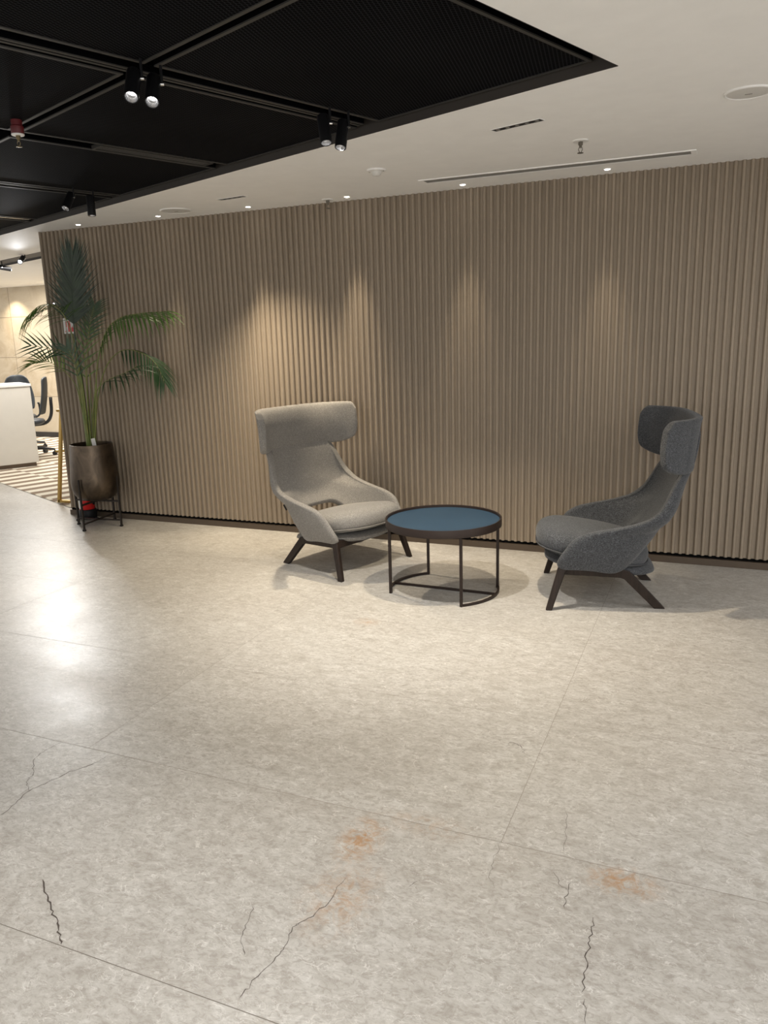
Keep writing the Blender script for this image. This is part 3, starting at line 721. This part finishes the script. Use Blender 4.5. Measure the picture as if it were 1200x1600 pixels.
for k_ in range(2):
    a_ = k_*math.pi/2; c_, s_ = math.cos(a_), math.sin(a_)
    bm = bmesh.new(); tube(bm, [(-c_*ls, -s_*ls, .055+.003*k_), (c_*ls, s_*ls, .055+.003*k_)], 0.006, square=True); obj('cross_brace', bm, M_iron, t)
    bm = bmesh.new(); tube(bm, [(-c_*ls, -s_*ls, .222), (c_*ls, s_*ls, .222)], 0.007, square=True); obj('pot_support', bm, M_iron, t)

palm = thing('areca_palm', 'green areca palm with one tall dark frond in the bronze planter', 'palm', PC)
FR = {
 'big': [(-4.929, 5.130, 0.64), (-4.912, 5.120, 1.112), (-4.899, 5.080, 1.508), (-4.883, 5.060, 1.713), (-4.849, 5.050, 1.962), (-4.823, 5.060, 2.185)],
 'right_top': [(-4.852, 5.100, 0.64), (-4.758, 5.080, 1.063), (-4.663, 5.040, 1.377), (-4.507, 5.000, 1.627), (-4.339, 4.970, 1.729), (-4.115, 4.930, 1.759), (-3.782, 4.880, 1.765)],
 'right_mid': [(-4.883, 5.140, 0.64), (-4.819, 5.160, 1.055), (-4.726, 5.200, 1.345), (-4.557, 5.220, 1.482), (-4.362, 5.220, 1.463), (-4.208, 5.200, 1.375), (-4.118, 5.180, 1.233)],
 'right_low': [(-4.885, 5.120, 0.64), (-4.812, 5.100, 1.008), (-4.721, 5.080, 1.179), (-4.546, 5.040, 1.264), (-4.373, 5.020, 1.310), (-4.228, 5.000, 1.364)],
 'left_top': [(-4.908, 5.100, 0.64), (-4.869, 5.060, 1.117), (-4.835, 5.000, 1.509), (-4.846, 4.950, 1.736), (-4.926, 4.920, 1.848), (-5.040, 4.880, 1.852), (-5.174, 4.850, 1.762)],
 'left_mid': [(-4.901, 5.100, 0.64), (-4.839, 5.040, 1.092), (-4.802, 4.980, 1.330), (-4.859, 4.930, 1.476), (-4.993, 4.900, 1.515), (-5.167, 4.860, 1.545)],
 'left_low': [(-4.927, 5.120, 0.64), (-4.917, 5.080, 1.009), (-4.898, 5.020, 1.215), (-4.967, 4.970, 1.343), (-5.095, 4.930, 1.418), (-5.218, 4.900, 1.411)],
 'mid_back': [(-4.925, 5.140, 0.64), (-4.955, 5.200, 1.051), (-4.964, 5.240, 1.345), (-4.944, 5.270, 1.583), (-4.903, 5.280, 1.740), (-4.861, 5.290, 1.853)],
 'mid_front': [(-4.874, 5.080, 0.64), (-4.818, 5.000, 1.070), (-4.784, 4.940, 1.281), (-4.776, 4.900, 1.435), (-4.798, 4.880, 1.511)],
 'mid_right': [(-4.920, 5.150, 0.64), (-4.955, 5.200, 0.997), (-4.983, 5.240, 1.265), (-4.997, 5.270, 1.505), (-4.938, 5.280, 1.689)],
}
# per frond: (start of the leaflets along the stem, leaflets per side, length, width, stem radius, droop, forward lean, material, plane normal)
TOCAM = Vector((4.9, -5.1, 0)).normalized()
SPEC = {
 'big': (.60, 32, .275, .021, .008, .10, .90, M_leafbig, TOCAM),
 'right_top': (.42, 21, .27, .0155, .006, .80, .80, M_leaf, Vector((0, -.5, 1))),
 'right_mid': (.50, 17, .25, .0150, .006, .80, .75, M_leafdark, Vector((0, -.4, 1))),
 'right_low': (.52, 8, .22, .0135, .005, .75, .85, M_leafdark, Vector((0, -.5, 1))),
 'left_top': (.50, 24, .27, .0130, .006, .80, .75, M_leaf, Vector((0, -.5, 1))),
 'left_mid': (.60, 8, .22, .0135, .005, .15, .9, M_leafdark, Vector((.1, -.9, .4))),
 'left_low': (.58, 13, .23, .0125, .005, .50, .85, M_leaflight, Vector((0, -.6, .8))),
 'mid_back': (.60, 13, .18, .0120, .005, .50, .8, M_leafdark, TOCAM),
 'mid_front': (.52, 8, .19, .0120, .005, .65, .9, M_leafdark, TOCAM),
 'mid_right': (.50, 9, .18, .0120, .005, .55, .85, M_leaf, TOCAM),
}
rp = random.Random(11)
def leaflet(bm, base, d0, nrm, L, w, droop, ymax):
    seg = 6; p = base.copy(); d = d0.normalized(); prev = None
    for i in range(seg+1):
        s = i/seg; ww = w*(0.35+0.65*math.sin(math.pi*min(1, s*1.15+.12)))*(1-s**3.2)+0.0006
        side = d.cross(nrm).normalized()
        up_ = side.cross(d).normalized()
        q = p.copy(); q.y = min(q.y, ymax)
        cur = (bm.verts.new(q+side*ww*.5+up_*ww*.16), bm.verts.new(q), bm.verts.new(q-side*ww*.5+up_*ww*.16))
        if prev:
            bm.faces.new([prev[0], prev[1], cur[1], cur[0]]); bm.faces.new([prev[1], prev[2], cur[2], cur[1]])
        prev = cur
        p = p + d*(L/seg); d = (d + Vector((0, 0, -1))*droop*(0.25+1.3*s)*1.6/seg).normalized()
for nm, pts in FR.items():
    st, n, L, w, sr, droop, lean, mm, nrm = SPEC[nm]
    rel = [Vector(p)-PC for p in pts]; P = catmull(rel, 60)
    root = bpy.data.objects.new('frond', None); 
    bm = bmesh.new(); tube(bm, P, [max(.0016, sr*(1-.85*(i/59)**1.2)) for i in range(60)], 8)
    fr = obj('frond', bm, M_stem if nm != 'big' else M_leafbig, palm, smooth=True)
    bm = bmesh.new(); nrm = nrm.normalized()
    for i in range(n):
        f_ = st + (1-st)*(i/(n-1))**0.95*0.985; x_ = f_*59; j = int(min(58, x_)); base = P[j].lerp(P[j+1], x_-j)
        tg = (P[min(59, j+2)]-P[max(0, j-1)]).normalized(); sd = tg.cross(nrm).normalized()
        s = i/(n-1); ll = L*(0.62+0.55*math.sin(math.pi*(0.18+0.62*s)))*(1.0 if s < .85 else 1-(s-.85)*(1.2 if nm == 'big' else 2.2))
        for sg in (-1, 1):
            d = tg*(lean+rp.uniform(-.10, .10)+.35*s+(1.5*s**4 if nm == 'big' else 0)) + sd*sg*(1.0-(.70*s if nm == 'big' else .45*s)) + Vector((0, 0, -1))*(droop*.75 if droop > .7 else 0) + nrm*rp.uniform(-.10, .16)
            leaflet(bm, base, d, nrm, ll*rp.uniform(.86, 1.08), w, droop*rp.uniform(.75, 1.2), WY-.02-PC.y)
    me_o = obj('leaflets', bm, mm, fr, smooth=True)
# short bare stems at the base
for k_ in range(7):
    a_ = k_*.9; bx, by = .03*math.cos(a_), .03*math.sin(a_)
    bm = bmesh.new(); tube(bm, catmull([(bx, by, .64), (bx*1.6+.01, by*1.5, .95), (bx*3.0+.03, by*2.2, 1.22+.04*k_)], 14), [.010-.0005*i for i in range(14)], 8)
    obj('stem', bm, M_stem, palm, smooth=True)
bm = bmesh.new(); box(bm, -.001, -.016, -.05, .001, .016, .05); g = obj('plant_tag', bm, M_paper, palm); g.location = (.075, -.045, .72); g.rotation_euler = (R(8), R(10), R(-40)); g['label'] = 'white plant care tag'

# ================================================================== SIGN, EXTINGUISHER
t = thing('fire_sign', 'white and red fire extinguisher sign on the ribbed wall behind the palm', 'sign', (-5.258, WY-.0175, 1.702))
bm = bmesh.new(); box(bm, -.062, -.003, -.066, .062, 0, .066); obj('plate', bm, M_paper, t)
bm = bmesh.new()
def flat(bm, pl, y=-.0042):
    a = [bm.verts.new((x_, y, z_)) for x_, z_ in pl]; b = [bm.verts.new((x_, -.003, z_)) for x_, z_ in pl]
    bm.faces.new(a)
    for i in range(len(pl)): bm.faces.new([a[i], a[(i+1) % len(pl)], b[(i+1) % len(pl)], b[i]])
flat(bm, [(-.012, -.050), (.018, -.050), (.018, .018), (.012, .028), (-.006, .028), (-.012, .018)])
flat(bm, [(-.002, .030), (.008, .030), (.008, .040), (-.002, .040)]); flat(bm, [(.010, .036), (.030, .044), (.030, .050), (.004, .046)])
flat(bm, [(-.022, .030), (-.004, .034), (-.004, .040), (-.028, .038), (-.030, -.010), (-.024, -.010)])
flat(bm, [(.026, -.050), (.050, -.050), (.056, -.028), (.050, -.006), (.045, -.022), (.040, .004), (.033, -.016), (.028, -.010), (.023, -.030)])
flat(bm, [(-.050, -.050), (-.036, -.050), (-.036, -.044), (-.050, -.044)]); 
obj('extinguisher_symbol', bm, M_red, t)
t = thing('fire_extinguisher', 'red fire extinguisher on a black base behind the plant stand', 'fire extinguisher', (-5.185, 5.288, 0))
bm = bmesh.new(); lathe(bm, [(.062, .085), (.068, .095), (.068, .40), (.060, .43), (.035, .455), (.018, .46), (.018, .48)], 36); obj('cylinder', bm, M_red, t, auto=40)
bm = bmesh.new(); lathe(bm, [(.075, .012), (.079, .02), (.079, .085), (.070, .098), (.069, .05), (.02, .045)], 36)
for k_ in range(3):
    a_ = k_*2.1-2.0; tube(bm, [(.07*math.cos(a_), .07*math.sin(a_), .02), (.11*math.cos(a_), .11*math.sin(a_), .008)], .008, 8)
obj('base', bm, M_black, t, auto=40)
bm = bmesh.new(); lathe(bm, [(.0690, .105), (.0690, .20)], 36, Matrix.Rotation(-1.0, 4, 'Z'), False, False)
for f_ in [f_ for f_ in bm.faces if not (-2.15 < math.atan2(f_.calc_center_median().y, f_.calc_center_median().x) < -1.30)]: bm.faces.remove(f_)
obj('sticker', bm, M_paper, t, smooth=True)
bm = bmesh.new(); box(bm, -.016, -.05, .48, .016, .02, .492); box(bm, -.012, -.06, .50, .012, .02, .51); tube(bm, [(0, 0, .46), (0, 0, .505)], .016, 12); obj('valve_handle', bm, M_black, t)
bm = bmesh.new(); tube(bm, catmull([(.016, 0, .48), (.075, 0, .46), (.085, 0, .30), (.08, 0, .14)], 18), .009, 8); obj('hose', bm, M_black, t, smooth=True)

# ================================================================== BRASS RACK, DESK, OFFICE CHAIRS
t = thing('brass_rack', 'slim brass frame rack standing beside the end of the ribbed wall', 'rack', (-6.033, 5.79, 0))
def sq(pts, nm, r=.014): 
    bm = bmesh.new(); tube(bm, pts, r, square=True); return obj(nm, bm, M_brass, t)
LEAN = .238
for y_ in (0, .55):
    sq([(0, y_, 0), (LEAN, y_, 1.31)], 'post'); sq([(.98, y_, 0), (.98-LEAN, y_, 1.31)], 'post')
    sq([(0, y_, .014), (.98, y_, .014)], 'bottom_rail'); sq([(LEAN-.014, y_, 1.31), (.994-LEAN, y_, 1.31)], 'top_rail')
for z_ in (.52, .92, 1.285):
    f_ = LEAN*z_/1.31
    for x_ in (f_, .98-f_): sq([(x_, .0, z_), (x_, .55, z_)], 'side_rail', .010)
    for y_ in (0, .55):
        bm = bmesh.new(); tube(bm, [(f_-.055, y_, z_), (f_-.01, y_, z_)], .013, 12); obj('peg', bm, M_brass, t)
t = thing('reception_desk', 'white ivory reception desk cut off by the left edge', 'desk', (-8.14, 7.56, 0), math.atan2(.41, .245)-math.pi/2)
# front face runs along local y (towards -y is out of frame); body extends to -x
bm = bmesh.new(); box(bm, -.62, -1.7, .055, 0, 0, 1.035); obj('body', bm, M_desk, t, bevel=.004)
bm = bmesh.new(); box(bm, -.66, -1.72, 1.035, .012, .012, 1.065); obj('worktop', bm, M_white, t, bevel=.003)
bm = bmesh.new(); box(bm, -.58, -1.66, 0.0, -.03, -.03, .055); obj('plinth', bm, M_plinth, t)
def office_chair(loc, ang, label):
    t = thing('office_chair', label, 'office chair', loc, ang, 'black office chairs behind the reception desk')
    t.scale = (1.05, 1.05, 1.05)
    # back: curved shell, x forward
    bm = bmesh.new(); g_ = []
    for j in range(9):
        v = j/8; z = .56+.50*v; w_ = .225*(1-.28*max(0, v-.75)/.25*v)*(0.80+.2*math.sin(math.pi*min(1, v+.25)))
        g_.append([bm.verts.new((-.23-.05*math.sin(v*2.2)-.03*v*v+.07*(u/6)**2, w_*u/6, z-(.03*(u/6)**4 if j == 8 else 0))) for u in range(-6, 7)])
    for a, b in zip(g_, g_[1:]):
        for i in range(12): bm.faces.new([a[i], a[i+1], b[i+1], b[i]])
    o = obj('backrest', bm, M_chairmesh, t, smooth=True); m = o.modifiers.new('thick', 'SOLIDIFY'); m.thickness = .022; m = o.modifiers.new('sub', 'SUBSURF'); m.levels = 1; m.render_levels = 1
    bm = bmesh.new(); tube(bm, catmull([(-.02, 0, .42), (-.22, 0, .44), (-.30, 0, .56), (-.315, 0, .78)], 16), .022, 10); obj('back_support', bm, M_chairblack, t, smooth=True)
    bm = bmesh.new(); prev = None; rings = []
    for z, s in [(.43, .8), (.45, .98), (.475, 1.0), (.495, .93), (.503, .7)]:
        rings.append([bm.verts.new((.02+.235*s*math.copysign(abs(math.cos(a_))**.75, math.cos(a_)), .235*s*math.copysign(abs(math.sin(a_))**.75, math.sin(a_)), z)) for a_ in [2*math.pi*i/32 for i in range(32)]])
    for a, b in zip(rings, rings[1:]):
        for i in range(32): bm.faces.new([a[i], a[(i+1) % 32], b[(i+1) % 32], b[i]])
    bm.faces.new(rings[0][::-1]); bm.faces.new(rings[-1]); obj('seat', bm, M_chairmesh, t, smooth=True)
    bm = bmesh.new(); lathe(bm, [(.035, .09), (.035, .24), (.022, .25), (.022, .44)], 20); obj('gas_lift', bm, M_chairblack, t, auto=40)
    for s in (-1, 1):
        bm = bmesh.new(); tube(bm, catmull([(.0, s*.20, .44), (-.02, s*.28, .50), (-.02, s*.285, .64), (.06, s*.285, .66)], 16), .014, 8); obj('armrest', bm, M_chairblack, t, smooth=True)
    for k_ in range(5):
        a_ = k_*2*math.pi/5+.35; c_, s_ = math.cos(a_), math.sin(a_)
        bm = bmesh.new(); tube(bm, [(c_*.03, s_*.03, .115), (c_*.30, s_*.30, .085)], [.024, .016], 8); lg = obj('base_leg', bm, M_chairblack, t)
        bm = bmesh.new()
        for q in (-1, 1):
            cx_, cy_ = c_*.30-s_*.014*q, s_*.30+c_*.014*q
            tube(bm, [Vector((cx_, cy_, .031))-Vector((-s_, c_, 0))*.009, Vector((cx_, cy_, .031))+Vector((-s_, c_, 0))*.009], .030, 14)
        tube(bm, [(c_*.30, s_*.30, .031), (c_*.30, s_*.30, .085)], .009, 8); obj('caster', bm, M_chairblack, lg)
office_chair((-8.98, 8.23, 0), R(226), 'black office chair seen edge-on right of the white desk')
office_chair((-9.72, 8.75, 0), R(-50), 'black office chair showing only its rounded back over the white desk')
# office track spotlights
p, d = spotlight((-6.99, 6.62, 2.47), (-6.93, 6.50, 2.40), 'glaring bright spotlight over the office, left of the palm top', True, 0, 'office spotlights', M_lenshot)
spot('office_track_lamp', p, (-3.4, 2.9, 0.0), 105, 75, 0.9, COOL, 0.04)
spotlight((-7.88, 7.10, 2.450), (-7.78, 7.19, 2.425), 'dark horizontal spotlight left of the glaring one, at the left edge', False, 0, 'office spotlights')
